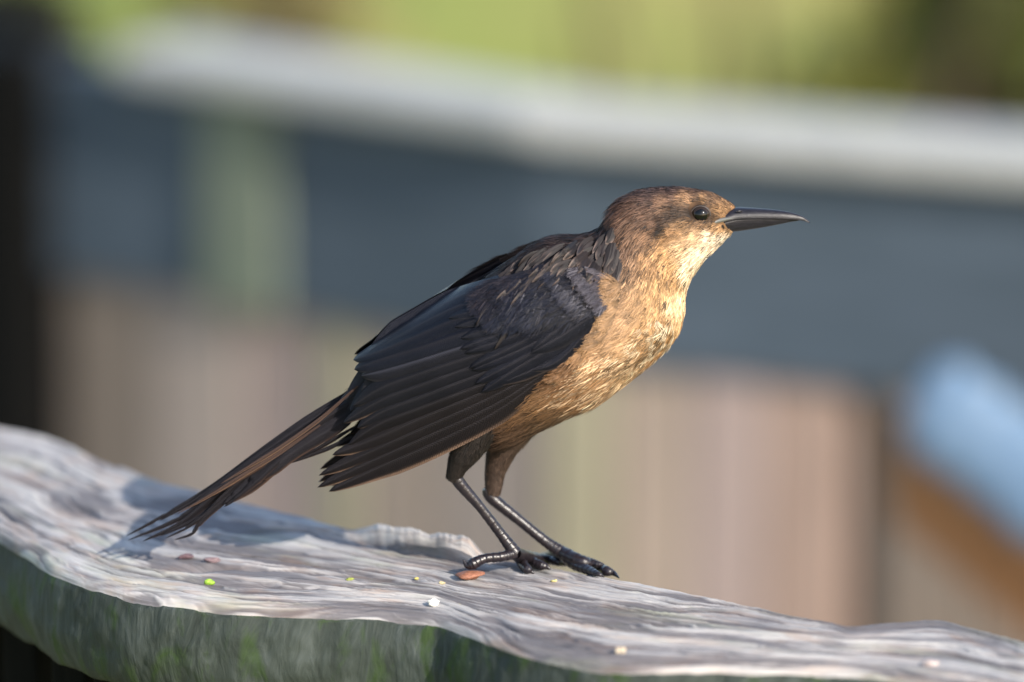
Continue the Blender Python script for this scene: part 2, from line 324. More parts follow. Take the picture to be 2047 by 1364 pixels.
def rail_board(name, p0, p1, seed, lift):
    nx = int((p1 - p0) / 2.4); px = np.linspace(p0, p1, nx)
    fy = np.interp(px, FAR[:, 0], FAR[:, 1]); ny = np.interp(px, NEAR[:, 0], NEAR[:, 1])
    k = np.ones(9) / 9; sm = lambda a: np.convolve(np.pad(a, 4, 'edge'), k, 'valid')
    fy = sm(sm(fy)); ny = sm(sm(ny))
    fy = fy + 6.0 * fbm(px / 50 + seed, px * 0 + 3, 3); ny = ny + 5.0 * fbm(px / 80 + seed, px * 0 + 8, 2)
    nt_ = 200; s = np.linspace(0, 1, nt_)
    PX = np.broadcast_to(px[:, None], (nx, nt_)); PY = ny[:, None] + (fy - ny)[:, None] * s[None]
    top = PZ(PX, PY, 0.0); g = top @ GR; h = np.broadcast_to(s[None] * 0.125, g.shape)
    dn = np.linalg.norm(top - top[:, :1], axis=-1); df = np.linalg.norm(top - top[:, -1:], axis=-1)
    z, dirt = top_height(PX, s, g + seed, h, s)
    z -= 0.0045 * np.exp(-dn / 0.0035) + 0.0030 * np.exp(-df / 0.003)
    # raised torn ridge on the far edge behind the feet
    rg = sstep(690, 775, PX) * (1 - sstep(930, 985, PX)); rg *= 0.82 + 0.5 * fbm(PX / 26, PX * 0 + s * 3)
    z += 0.0098 * rg * sstep(0.022, 0.013, df) * (1 - sstep(0.004, 0.0, df) * 0.4)
    top = top.copy(); top[..., 2] = z + lift
    # front side: from near edge down
    TH_ = 0.040; q = np.linspace(0, 1, 26)[1:]
    fr_ = np.repeat(top[:, :1], 25, 1); fr_[..., 2] -= TH_ * q; gg = fr_ @ GR
    outn = -NB; rel = 0.0045 * fbm(gg * 65, fr_[..., 2] * 75 + seed, 5) + 0.003 * np.sin(q * math.pi)[None] - 0.004 * q[None] ** 6
    fr_ = fr_ + outn * rel[..., None]
    bk = np.repeat(top[:, -1:], 8, 1); qb = np.linspace(0, 1, 9)[1:]; bk[..., 2] -= TH_ * qb; bk = bk + NB * (0.002 * np.sin(qb * math.pi))[None, :, None]
    prof = np.concatenate([fr_[:, ::-1], top, bk], 1); n = prof.shape[1]
    uv = np.stack([prof @ GR + seed, prof @ NB], -1); uv[:, 25:25 + nt_, 1] = h; cl_ = np.full(prof.shape, 0.5); cl_[:, 25:25 + nt_] = dirt[..., None]
    uvf = np.stack([prof @ GR + seed, prof[..., 2]], -1); uv[:, :25] = uvf[:, :25]; uv[:, 25 + nt_:] = uvf[:, 25 + nt_:]
    f = gridfaces(nx, n, True); j = f[:, 0] % n; mi = np.where((j < 25) | (j >= 25 + nt_ - 1), 1, 0)
    v = prof.reshape(-1, 3); fl_ = f[:, ::-1].tolist() + [list(range(n)), list(range((nx - 1) * n, nx * n))[::-1]]
    return mesh(name, v, fl_, [M_rail, M_railside], nr, uv=uv.reshape(-1, 2), mi=list(mi) + [1, 1], col=cl_.reshape(-1, 3))
rail = rail_board('rail_board', -260, 2290, 0.0, 0.0)
bpy.context.view_layer.update()
deps = bpy.context.evaluated_depsgraph_get()
def rail_z(x, y):
    ok, loc, *_ = rail.ray_cast(rail.matrix_world.inverted() @ Vector((x, y, 0.2)), Vector((0, 0, -1)))
    return (rail.matrix_world @ loc).z if ok else 0.0
# pickets below it, the shade under the rail put into their near-black colour
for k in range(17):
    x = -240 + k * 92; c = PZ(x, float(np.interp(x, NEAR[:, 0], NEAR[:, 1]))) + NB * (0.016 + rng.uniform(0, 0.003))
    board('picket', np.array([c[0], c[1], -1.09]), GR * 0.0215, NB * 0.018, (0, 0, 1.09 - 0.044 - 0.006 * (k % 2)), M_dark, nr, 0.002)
# ------------------------------------------------------------------ THE BIRD
bird = empty('bird', (0.0, 0.0, 0.0))
tag(bird, 'brown songbird with dark wings, pale throat and long frayed tail standing on the railing', 'bird')
# trunk, neck and head: rings given by the top and bottom of the outline
RG = [((1471, 417), (1468, 460), 7), ((1462, 409), (1462, 466), 17), ((1446, 400), (1454, 473), 29), ((1422, 390), (1436, 490), 47), ((1385, 381), (1412, 511), 60), ((1340, 378), (1394, 534), 68), ((1295, 381), (1379, 556), 72),
      ((1258, 393), (1369, 585), 76), ((1233, 411), (1365, 617), 84), ((1215, 438), (1357, 652), 98), ((1195, 459), (1337, 686), 114), ((1163, 471), (1302, 721), 128), ((1118, 476), (1257, 755), 138),
      ((1075, 491), (1202, 794), 142), ((1020, 525), (1140, 824), 140), ((965, 566), (1085, 850), 132), ((905, 612), (1028, 878), 118), ((855, 656), (960, 886), 98), ((805, 700), (880, 876), 74), ((755, 742), (800, 855), 50), ((715, 772), (730, 828), 28)]
T = cr([r[0] for r in RG], 150); B = cr([r[1] for r in RG], 150); HW = cr([(r[2], 0) for r in RG], 150)[:, 0]
NU, NT = 150, 72
ang = np.linspace(0, 2 * math.pi, NT, endpoint=False)
Tw, Bw = P(T[:, 0], T[:, 1]), P(B[:, 0], B[:, 1]); Cw = (Tw + Bw) / 2; Aw = (Tw - Bw) / 2; WW = HW * S
prof = np.sign(np.sin(ang)) * np.abs(np.sin(ang)) ** 0.92 * (1 - 0.10 * np.cos(ang))
body_grid = Cw[:, None] + Aw[:, None] * np.cos(ang)[None, :, None] + np.array([0, 1, 0]) * (WW[:, None] * prof[None])[..., None]
# sockets: pull the surface in a touch at the eyes, swell the cheeks
EYE = (1397, 421)
def body_normals(gd):
    du = np.gradient(gd, axis=0); dv = (np.roll(gd, -1, 1) - np.roll(gd, 1, 1)); n = unit(np.cross(dv, du))
    c = gd.mean(1, keepdims=True); sgn = np.sign(((gd - c) * n).sum(-1, keepdims=True)); return n * sgn, unit(du)
bn, bdu = body_normals(body_grid)
gpx, gpy = proj(body_grid)
e2 = ((gpx - EYE[0]) / 26) ** 2 + ((gpy - EYE[1]) / 22) ** 2
body_grid = body_grid - bn * (0.0012 * np.exp(-e2))[..., None]
brow = ((gpx - 1400) / 40) ** 2 + ((gpy - 396) / 10) ** 2; body_grid += bn * (0.0007 * np.exp(-brow))[..., None]
cheek = ((gpx - 1355) / 34) ** 2 + ((gpy - 462) / 22) ** 2; body_grid += bn * (0.0010 * np.exp(-cheek))[..., None]
bn, bdu = body_normals(body_grid)

CP = np.array([  # px, py, reach, r, g, b : colour of the plumage itself
 (1350, 382, 26, .085, .063, .064), (1300, 386, 26, .080, .060, .060), (1400, 388, 18, .10, .068, .054), (1430, 396, 14, .17, .115, .075), (1455, 407, 12, .27, .18, .105),
 (1378, 400, 13, .40, .26, .145), (1338, 405, 15, .32, .205, .125), (1445, 420, 10, .29, .19, .10), (1290, 412, 20, .15, .096, .068),
 (1355, 424, 13, .058, .040, .028), (1335, 431, 15, .070, .048, .035), (1305, 435, 16, .13, .085, .060), (1420, 425, 8, .13, .08, .04),
 (1250, 412, 20, .10, .062, .046), (1228, 440, 16, .085, .056, .046), (1205, 462, 16, .065, .045, .042), (1262, 445, 18, .13, .085, .06),
 (1405, 446, 10, .17, .11, .06), (1375, 455, 14, .26, .17, .09), (1350, 470, 12, .30, .19, .10), (1397, 421, 17, .034, .023, .017), (1372, 424, 11, .050, .034, .024), (1428, 431, 10, .060, .040, .024), (1410, 402, 8, .36, .23, .11), (1325, 458, 9, .014, .010, .008), (1310, 460, 8, .22, .14, .09), (1435, 455, 9, .33, .22, .12),
 (1395, 474, 12, .52, .39, .25), (1425, 480, 12, .68, .59, .47), (1440, 476, 8, .50, .46, .38), (1400, 508, 14, .74, .64, .49), (1365, 492, 14, .56, .42, .27), (1382, 538, 14, .78, .66, .48), (1345, 505, 14, .46, .31, .16),
 (1285, 475, 18, .25, .16, .10), (1305, 515, 20, .36, .235, .125), (1335, 540, 18, .46, .30, .15), (1255, 485, 16, .18, .12, .085), (1232, 510, 14, .13, .09, .07), (1265, 525, 16, .24, .16, .10),
 (1320, 575, 20, .50, .34, .175), (1352, 600, 16, .78, .61, .40), (1290, 585, 20, .44, .30, .165), (1250, 575, 18, .32, .22, .135), (1362, 640, 14, .62, .46, .27),
 (1250, 640, 24, .38, .265, .16), (1300, 650, 24, .44, .30, .16), (1340, 668, 16, .42, .275, .13), (1205, 680, 22, .36, .245, .145), (1250, 700, 22, .40, .28, .165), (1300, 710, 16, .36, .235, .12),
 (1265, 735, 18, .44, .32, .19), (1200, 735, 18, .34, .215, .11), (1130, 735, 22, .17, .10, .052), (1160, 785, 22, .25, .155, .078), (1215, 772, 18, .34, .23, .13), (1105, 795, 22, .20, .125, .064), (1050, 815, 22, .155, .095, .05),
 (1150, 815, 14, .20, .14, .085), (1100, 838, 14, .17, .12, .075), (1055, 862, 18, .12, .08, .052), (1000, 860, 22, .085, .056, .038), (950, 880, 26, .055, .038, .028), (880, 860, 40, .035, .027, .024),
 (1150, 482, 18, .050, .036, .036), (1100, 500, 22, .048, .036, .036), (1050, 530, 24, .042, .032, .033), (1165, 515, 18, .085, .062, .056), (1200, 500, 16, .12, .085, .068), (1000, 560, 30, .032, .026, .028), (920, 630, 50, .024, .021, .024), (800, 720, 60, .020, .018, .021), (740, 790, 40, .018, .016, .019)])
def plume_col(px, py):
    d2 = ((px[:, None] - CP[None, :, 0]) ** 2 + (py[:, None] - CP[None, :, 1]) ** 2) / (CP[None, :, 2] ** 2)
    wgt = np.exp(-0.9 * d2) + 1e-5 / (d2 + 0.5); wgt /= wgt.sum(1, keepdims=True)
    c_ = np.clip(wgt @ CP[:, 3:6], 0, 1) ** 1.24 * 0.78; return (c_ * 0.92 + c_.mean(1, keepdims=True) * 0.08) * np.array([[1.05, 0.955, 0.90]])
bc = plume_col(gpx.ravel(), gpy.ravel())
f = gridfaces(NU, NT, True).tolist() + [list(range(NT)), list(range((NU - 1) * NT, NU * NT))[::-1]]
body = mesh('body', body_grid.reshape(-1, 3), f, M_skin, bird, col=bc * 0.6)

# ---- tufts: each contour feather is a little fan of barbs
class Tufts:
    def __init__(s): s.v = []; s.c = []
    def add(s, p, n, d, L, spread, K, wid, col, tip, lift, curv, vary=0.16, edge=1.0):
        """arrays p,n,d (m,3), L (m,), col (m,3); tip = brightness of the fringe"""
        m = len(p); d = unit(d - n * (d * n).sum(-1, keepdims=True)); b = np.cross(n, d)
        fv = rng.normal(1, vary, (m, 1))
        for k in range(K):
            q = (k / (K - 1) * 2 - 1) if K > 1 else 0.0
            a = q * spread + rng.normal(0, 0.05, m)
            dd = d * np.cos(a)[:, None] + b * np.sin(a)[:, None]; bb = np.cross(n, dd)
            l = (L * (1 - 0.28 * q * q) * rng.uniform(0.82, 1.12, m))[:, None]
            p0 = p + b * (q * wid[:, None] * K * 0.16)
            lf = lift * (1 + rng.normal(0, 0.35, (m, 1)))
            p1 = p0 + dd * l * 0.5 + n * (l * lf * 0.6 - (0.5 * l) ** 2 * curv)
            p2 = p0 + dd * l + n * (l * lf * 0.75 - l ** 2 * curv)
            tw = n * rng.normal(0, 0.30, (m, 1)); sd = unit(bb + tw); wd = wid[:, None]
            s.v.append(np.stack([p0 - sd * wd * 0.6, p0 + sd * wd * 0.6, p1 - sd * wd * 0.55, p1 + sd * wd * 0.55, p2 - sd * wd * 0.16, p2 + sd * wd * 0.16], 1))
            c = col * fv * rng.normal(1, 0.10, (m, 1)); ed = 1 + (edge - 1) * abs(q) ** 2
            s.c.append(np.clip(np.stack([c * 0.50, c * 0.50, c * ed, c * ed, c * tip, c * tip], 1), 0.004, 0.85))
    def build(s, name, m, parent):
        v = np.concatenate(s.v).reshape(-1, 3); c = np.concatenate(s.c).reshape(-1, 3); n = len(v) // 6; i = np.arange(n)[:, None] * 6
        f = np.concatenate([i + np.array([0, 1, 3, 2]), i + np.array([2, 3, 5, 4])])
        o = mesh(name, v, f, m, parent, col=c); o['kind'] = 'stuff'; return o
def sample(gd, nn, dd, nsamp, wfun):
    """area-weighted random points on a (wrapped) grid"""
    nu, nt2 = gd.shape[:2]; a = np.linalg.norm(np.cross(np.roll(gd, -1, 1)[:-1] - gd[:-1], gd[1:] - gd[:-1]), axis=-1)
    px, py = proj((gd[:-1] + gd[1:]) / 2); wt = (a * wfun(px, py)).ravel(); wt /= wt.sum()
    k = rng.choice(len(wt), nsamp, p=wt); i, j = k // nt2, k % nt2; fu, fv = rng.random(nsamp)[:, None], rng.random(nsamp)[:, None]; j2 = (j + 1) % nt2
    bl = lambda A: (A[i, j] * (1 - fu) + A[i + 1, j] * fu) * (1 - fv) + (A[i, j2] * (1 - fu) + A[i + 1, j2] * fu) * fv
    p = bl(gd); return p, unit(bl(nn)), unit(bl(dd)), *proj(p)
# wing frame in the outline's plane
WA = np.array([1215.0, 575.0]); WE = unit(np.array([-570.0, 403.0])); WN = np.array([-WE[1], WE[0]]); WN = WN if WN[1] < 0 else -WN; WL = 698.0
def wuv(px, py):
    dx, dy = px - WA[0], py - WA[1]; return (dx * WE[0] + dy * WE[1]) / WL, dx * WN[0] + dy * WN[1]
def wing_depth(px, py):
    u, v = wuv(np.asarray(px, float), np.asarray(py, float))
    y0 = np.interp(u, [-0.1, 0, 0.1, 0.25, 0.4, 0.55, 0.7, 0.85, 1.0, 1.1], [.0255, .0285, .0320, .0335, .0325, .0285, .0220, .0150, .0095, .007])
    hv = np.interp(u, [0, 0.3, 0.7, 1.0], [160, 172, 182, 150])
    return np.maximum(y0 * np.sqrt(np.clip(1 - (v / hv) ** 2, 0.0, 1)), 0.0025 + 0.002 * np.clip(u, 0, 1))
def under_wing(px, py):
    u, v = wuv(px, py); lo = np.interp(u, [-0.03, 0, 0.08, 0.26, 0.46, 0.63, 0.8], [10, -25, -46, -66, -76, -68, -40])
    hi = np.interp(u, [-0.03, 0, 0.1, 0.25, 0.5], [12, 30, 62, 100, 140])
    return (v > lo + 10) & (v < hi - 14) & (u > 0.02)
def region_w(px, py):
    head = np.clip((px - 1180) / 200, 0, 1); w_ = 1 + 4.2 * head ** 1.5
    w_ = np.where((px > 1380) & (py < 470), w_ * 1.6, w_)
    w_ = np.where(under_wing(px, py), 0.0, w_); return np.where(px < 900, w_ * 0.4, w_)
NS = 21000
p, n, d, px, py = sample(body_grid, bn, bdu, NS, region_w)
# keep clear of eye and beak
e2 = np.hypot((px - EYE[0]) / 1.0, (py - EYE[1]))
ok = (e2 > 20.0) & ~((px > 1452) & (py > 425 - (px - 1452) * 0.4) & (py < 458)) & ~((px > 1424) & (py > 434) & (py < 452) & (px > 1424 + abs(py - 443) * 3))
p, n, d, px, py = (a_[ok] for a_ in (p, n, d, px, py)); m_ = len(p)
d = d + rng.normal(0, 0.13, (m_, 3))
# feathers curl around the eye, ear coverts sweep back and down
away = P(px, py) - P(*EYE); nearf = np.exp(-(np.hypot(px - EYE[0], py - EYE[1]) / 26) ** 2)[:, None]; d = unit(d + unit(away) * nearf * 0.9)
headf = sstep(1190, 1330, px); L = 0.0095 * (1 - headf) + 0.0042 * headf
L = np.where(px > 1385, 0.0030, L); L = np.where((px > 1440), 0.0022, L)
throat = sstep(455, 480, py) * sstep(1330, 1380, px); L = L * (1 + 0.5 * throat)
belly = sstep(690, 760, py); L = L * (1 + 0.25 * belly)
col = plume_col(px, py)
# streaks and mottling, with random pale and dark tufts low down
mot = fbm(px / 9.0, py / 9.0, 3); low = sstep(690, 720, py) * (1 - sstep(800, 850, py)) * sstep(1080, 1180, px)
col *= (1 + 0.55 * mot)[:, None]
pale = (rng.random(m_) < 0.30 * low); col[pale] = col[pale] * 1.2 + np.array([.22, .18, .13])
darkf = (rng.random(m_) < 0.22 * low); col[darkf] *= 0.5
neck = sstep(1200, 1240, px) * (1 - sstep(1330, 1370, px)) * sstep(450, 470, py) * (1 - sstep(600, 640, py))
st = np.sin((px * 0.72 - py * 0.35) * 0.30 + 5 * fbm(px / 40, py / 40)); col *= (1 - 0.30 * neck * np.clip(st, 0, 1))[:, None]
tf = Tufts()
dark = (col.mean(1) < 0.10) & (px < 1230) & (py < 600)
lt = ~dark
hd = lt & (px > 1215) & ((py < 560) | (px > 1330) & (py < 540)); bo = lt & ~hd
tf.add(p[hd], n[hd], d[hd], L[hd] * 1.08, 0.26, 5, np.where(px[hd] > 1330, 0.00026, 0.00032), col[hd], 1.5, 0.20, 6.0, vary=0.48)
tf.add(p[bo], n[bo], d[bo], L[bo], 0.34, 8, np.full(bo.sum(), 0.00030), col[bo], 1.34, 0.17, 6.0, vary=0.30)
# mantle feathers: larger with pale fringes
md = dark & (rng.random(m_) < 0.45)
tf.add(p[md], n[md], d[md], np.full(md.sum(), 0.0100), 0.40, 13, np.full(md.sum(), 0.00034), col[md] * 0.42, 3.6, 0.12, 6.0, edge=3.0, vary=0.3)
# pale flecks low on the breast
fx = rng.uniform(1085, 1345, 900); fy = np.interp(fx, [1085, 1140, 1200, 1260, 1345], [835, 805, 768, 738, 665]) + rng.normal(-8, 20, 900)
fk = np.array([int(np.argmin((gpx - a_) ** 2 + (gpy - b_) ** 2 + 1e6 * (body_grid[..., 1] > 0.004))) for a_, b_ in zip(fx, fy)]); fi, fj = np.unravel_index(fk, gpx.shape); fk2 = np.unique(fk, return_index=True)[1]; fk2 = rng.permutation(fk2)[:300]
fi, fj = fi[fk2], fj[fk2]; fp = body_grid[fi, fj] + bn[fi, fj] * 0.0005; nf = len(fp)
fc = np.where(rng.random((nf, 1)) < 0.55, np.array([[.44, .35, .235]]), np.array([[.12, .075, .04]])) * rng.uniform(0.55, 1.25, (nf, 1))
tf.add(fp, bn[fi, fj], bdu[fi, fj] + rng.normal(0, 0.35, (nf, 3)), rng.uniform(0.0035, 0.0062, nf), 0.40, 7, np.full(nf, 0.00030), fc, 1.35, 0.14, 6.0, vary=0.2)
tf.build('plumage', M_plume, body)

# ---- eyes
for sgn in (-1, 1):
    hw_eye = np.abs(body_grid[np.unravel_index(np.argmin((gpx - EYE[0]) ** 2 + (gpy - EYE[1]) ** 2 + 1e6 * (body_grid[..., 1] > 0)), gpx.shape)][1])
    c = P(EYE[0] + 2, EYE[1], 0); c[1] = sgn * (hw_eye - 0.0010); r = 0.0042
    th, ph = np.meshgrid(np.linspace(0, math.pi, 48), np.linspace(0, 2 * math.pi, 56, endpoint=False), indexing='ij')
    v = c + r * np.stack([np.sin(th) * np.cos(ph), np.cos(th) * 0.95, np.sin(th) * np.sin(ph) * 0.97], -1)
    rad_ = np.hypot(v[..., 0] - c[0] - 0.0002, v[..., 2] - c[2]).ravel() / r; ec = np.where(((rad_ > 0.66) & (rad_ < 0.92))[:, None], np.array([[0.020, 0.013, 0.009]]), np.array([[0.003, 0.003, 0.003]]))
    eye = mesh('eye', v.reshape(-1, 3), gridfaces(48, 56, True), M_eye, bird, col=ec)
    a = np.linspace(0, 2 * math.pi, 48); rr = 0.00385
    ring = c + np.stack([np.cos(a) * rr * 1.06, np.full(48, sgn * 0.0013), np.sin(a) * rr * 0.98], -1)
    v, f = tube(ring, 0.00042, 8, ref=(0, 1, 0), cap=False); mesh('eyelid', v, f, M_lid, eye)

# ---- beak: upper and lower mandible
def mandible(name, up, lo, wd, m, dome):
    """dome +1: flat below, arched above (upper half); -1 the reverse"""
    n = 44; U = cr(up, n); Lw = cr(lo, n); W = cr([(x, 0) for x in wd], n)[:, 0] * S; a = np.concatenate([np.linspace(0, math.pi, 22), np.linspace(math.pi, 2 * math.pi, 8)[1:-1]])
    Uw, Lo = P(U[:, 0], U[:, 1]), P(Lw[:, 0], Lw[:, 1]); b0, b1 = (Lo, Uw) if dome > 0 else (Uw, Lo); h = np.where(np.sin(a) > 0, np.abs(np.sin(a)) ** 0.95, 0.12 * np.sin(a))
    v = b0[:, None] + (b1 - b0)[:, None] * h[None, :, None] + np.array([0, 1, 0]) * (W[:, None] * (np.sign(np.cos(a)) * np.abs(np.cos(a)) ** 0.8)[None])[..., None]
    k = len(a); f = gridfaces(n, k, True).tolist() + [list(range(k)), list(range((n - 1) * k, n * k))[::-1]]
    return mesh(name, v.reshape(-1, 3), f, m, bird)
ub = mandible('upper_beak', [(1438, 424), (1468, 415.5), (1500, 416), (1530, 418), (1562, 421.5), (1585, 426), (1605, 433), (1619, 444)], [(1432, 444), (1466, 436), (1498, 434.5), (1530, 435), (1562, 436.2), (1585, 438), (1604, 440), (1618.5, 446)], [38, 27, 21.5, 17, 12.5, 8.5, 5, 1.2], M_beak, 1)
mandible('lower_beak', [(1426, 443), (1466, 435.5), (1498, 434), (1530, 434.5), (1560, 435.7), (1582, 437.5), (1596, 439.5)], [(1432, 462), (1466, 462.5), (1492, 459.5), (1528, 454), (1560, 447.8), (1582, 443.5), (1597, 441.5)], [40, 25, 19.5, 15, 10, 5.5, 1.5], M_beak, -1)
for sgn in (-1, 1):
    g_ = cr([P(1422, 446, sgn * 0.0102), P(1433, 442.5, sgn * 0.0089), P(1450, 438.5, sgn * 0.0068), P(1466, 436.5, sgn * 0.0054)], 14)
    v, f = tube(g_, np.array([.3, .8, 1, 1, 1, 1, 1, .95, .9, .8, .65, .5, .3, .15]) * 0.00095, 10); mesh('gape', v, f, M_gape, bird)
    g_ = cr([P(1471, 423, sgn * 0.0050), P(1478, 422.3, sgn * 0.0047), P(1484, 422.5, sgn * 0.0043)], 8)
    v, f = tube(g_, np.array([.4, .8, 1, 1, 1, .8, .6, .3]) * 0.00045, 8); mesh('nostril', v, f, M_beak, ub)

# ---- flight feathers
def vane(name, ctr, hw, sgn, off, parent, base=(0.020, 0.019, 0.022), outer=(0.060, 0.042, 0.032), n=44, tipsharp=0.5, depth=None, rach=0.0, notch=0, twist=0.0, m=None, lower=+1, both=False, shaft=(.022, .019, .020)):
    """one feather: centre line in outline pixels, half width hw px, lying off metres outside the wing surface"""
    C = cr(ctr, n); tg = unit(np.gradient(C, axis=0)); nr_ = np.stack([-tg[:, 1], tg[:, 0]], -1); nr_ = nr_ * np.sign(nr_[:, 1:2] + 1e-9) * lower   # points to the lower edge
    u = np.linspace(0, 1, n); wprof = np.minimum(1, 0.45 + 2.2 * u) * np.clip((1 - u) / (0.10 + 0.45 * tipsharp), 0, 1) ** 0.62
    K = 15; c = np.linspace(-1, 1, K)
    wv_ = hw * wprof[:, None] * np.ones((1, K))
    if notch:
        for _ in range(notch):
            uc = rng.uniform(0.45, 0.97); sd_ = rng.choice([-1, 1]); q = np.exp(-((u - uc) / 0.012) ** 2); wv_[:, c * sd_ > 0.3] *= (1 - 0.45 * q)[:, None]
    X = C[:, None] + nr_[:, None] * (c[None] * wv_)[..., None]
    if depth is None: dep = wing_depth(X[..., 0], X[..., 1])
    else: dep = np.interp(u, np.linspace(0, 1, len(depth)), depth)[:, None] * np.ones((1, K))
    # camber: vane bows out along the shaft, lower edge tucks in
    h = 0.0013 * (1 - c ** 2) * (0.4 + 0.6 * np.sin(math.pi * np.clip(u, 0.05, 1)))[:, None] * (hw / 26)
    h = h + 0.00030 * np.exp(-((c - rach) / 0.10) ** 2)[None] * (1 - u[:, None] * 0.7) + twist * c[None] * u[:, None]
    dep = dep + off + h
    V = P(X[..., 0], X[..., 1], -dep)
    if sgn > 0: V = V * np.array([1, -1, 1])
    e = sstep(0.66, 0.96, c)[None] * sstep(0.05, 0.5, u)[:, None]
    if both: e = np.maximum(sstep(0.35, 0.95, np.abs(c))[None] * sstep(0.3, 0.7, u)[:, None], sstep(0.8, 0.97, u)[:, None] * np.ones((1, K)))
    nz = (1 + 0.5 * fbm(u[:, None] * 30 + hw + ctr[0][0], c[None] * 6 + ctr[0][1], 3))
    col = (np.array(base) * (1 - e[..., None]) + np.array(outer) * e[..., None]) * nz[..., None]
    sh = np.exp(-((c - rach) / 0.09) ** 2)[None, :, None]; col = col * (1 - 0.6 * sh) + np.array(shaft) * 0.6 * sh
    uv = np.stack([np.broadcast_to(u[:, None] * len(ctr) * 0.25 - np.abs(c)[None] * 0.06, (n, K)), np.broadcast_to(c[None], (n, K))], -1)
    f = gridfaces(n, K); f = f if sgn < 0 else f[:, ::-1]
    o = mesh(name, V.reshape(-1, 3), f, m or M_vane, parent, col=col.reshape(-1, 3), uv=uv.reshape(-1, 2))
    return o
BLK = (0.0034, 0.0037, 0.0062); BRW = (0.17, 0.11, 0.082); BR2 = (0.09, 0.06, 0.048)
WF = [  # centre line, half width, offset mm, outer vane colour
 ([(1105, 742), (995, 824), (865, 892), (757, 938), (657, 983)], 25, 0.1, BRW, 'primary_feather'),
 ([(1104, 738), (990, 812), (860, 874), (755, 920), (634, 975)], 24, 0.6, BRW, 'primary_feather'),
 ([(1102, 730), (985, 796), (855, 856), (750, 902), (637, 951)], 24, 1.1, BRW, 'primary_feather'),
 ([(1100, 722), (978, 782), (850, 837), (750, 880), (664, 910)], 24, 1.6, BRW, 'primary_feather'),
 ([(1096, 712), (975, 768), (850, 816), (760, 850), (696, 890)], 23, 2.1, BR2, 'primary_feather'),
 ([(1090, 700), (965, 750), (845, 796), (765, 826), (714, 856)], 23, 2.6, BR2, 'secondary_feather'),
 ([(1080, 690), (955, 733), (840, 774), (760, 804), (686, 846)], 24, 3.1, BR2, 'secondary_feather'),
 ([(1070, 676), (945, 716), (835, 752), (760, 780), (705, 812)], 25, 3.6, (0.024, 0.020, 0.020), 'secondary_feather'),
 ([(1055, 660), (930, 696), (830, 727), (770, 744), (722, 752)], 26, 4.1, (0.018, 0.016, 0.018), 'secondary_feather'),
 ([(1035, 640), (925, 672), (830, 703), (765, 722), (708, 739)], 30, 4.6, (0.016, 0.015, 0.018), 'tertial_feather'),
 ([(1020, 610), (915, 642), (830, 678), (765, 704), (706, 720)], 30, 5.0, (0.013, 0.013, 0.016), 'tertial_feather'),
 ([(1000, 560), (905, 602), (830, 644), (780, 674), (738, 703)], 24, 5.5, (0.011, 0.011, 0.014), 'tertial_feather'),
 ([(1010, 582), (910, 618), (835, 654), (785, 681), (742, 706)], 24, 5.2, (0.012, 0.012, 0.015), 'tertial_feather'),
]
# covert rows: fans laid from the lower edge upward
def coverts(rootA, rootB, tipA, tipB, n, hw, off0, doff, col, bend):
    out = []
    for k in range(n):
        q = k / (n - 1); r0 = np.array(rootA) * (1 - q) + np.array(rootB) * q; t0 = np.array(tipA) * (1 - q) + np.array(tipB) * q
        mid = (r0 + t0) / 2 + np.array([0, bend]) * (1 - abs(2 * q - 1)) + rng.normal(0, 2, 2); t0 = t0 + rng.normal(0, 5, 2)
        out.append(([tuple(r0), tuple(mid), tuple(t0)], hw * rng.uniform(0.9, 1.1), off0 + doff * k, col, 'covert_feather'))
    return out
WF += coverts((1168, 662), (1150, 560), (960, 782), (900, 640), 9, 22, 5.2, 0.28, (0.011, 0.011, 0.014), 8)     # greater coverts
WF += coverts((1186, 632), (1170, 540), (1060, 716), (985, 596), 9, 19, 7.2, 0.16, (0.013, 0.012, 0.015), 6)     # median coverts
WF += [([(1168, 672), (1120, 715), (1050, 748), (985, 772)], 13, 5.6, (0.04, 0.03, 0.028), 'alula_feather'),
       ([(1182, 648), (1152, 690), (1108, 728), (1062, 742)], 10, 6.6, (0.05, 0.038, 0.034), 'alula_feather')]
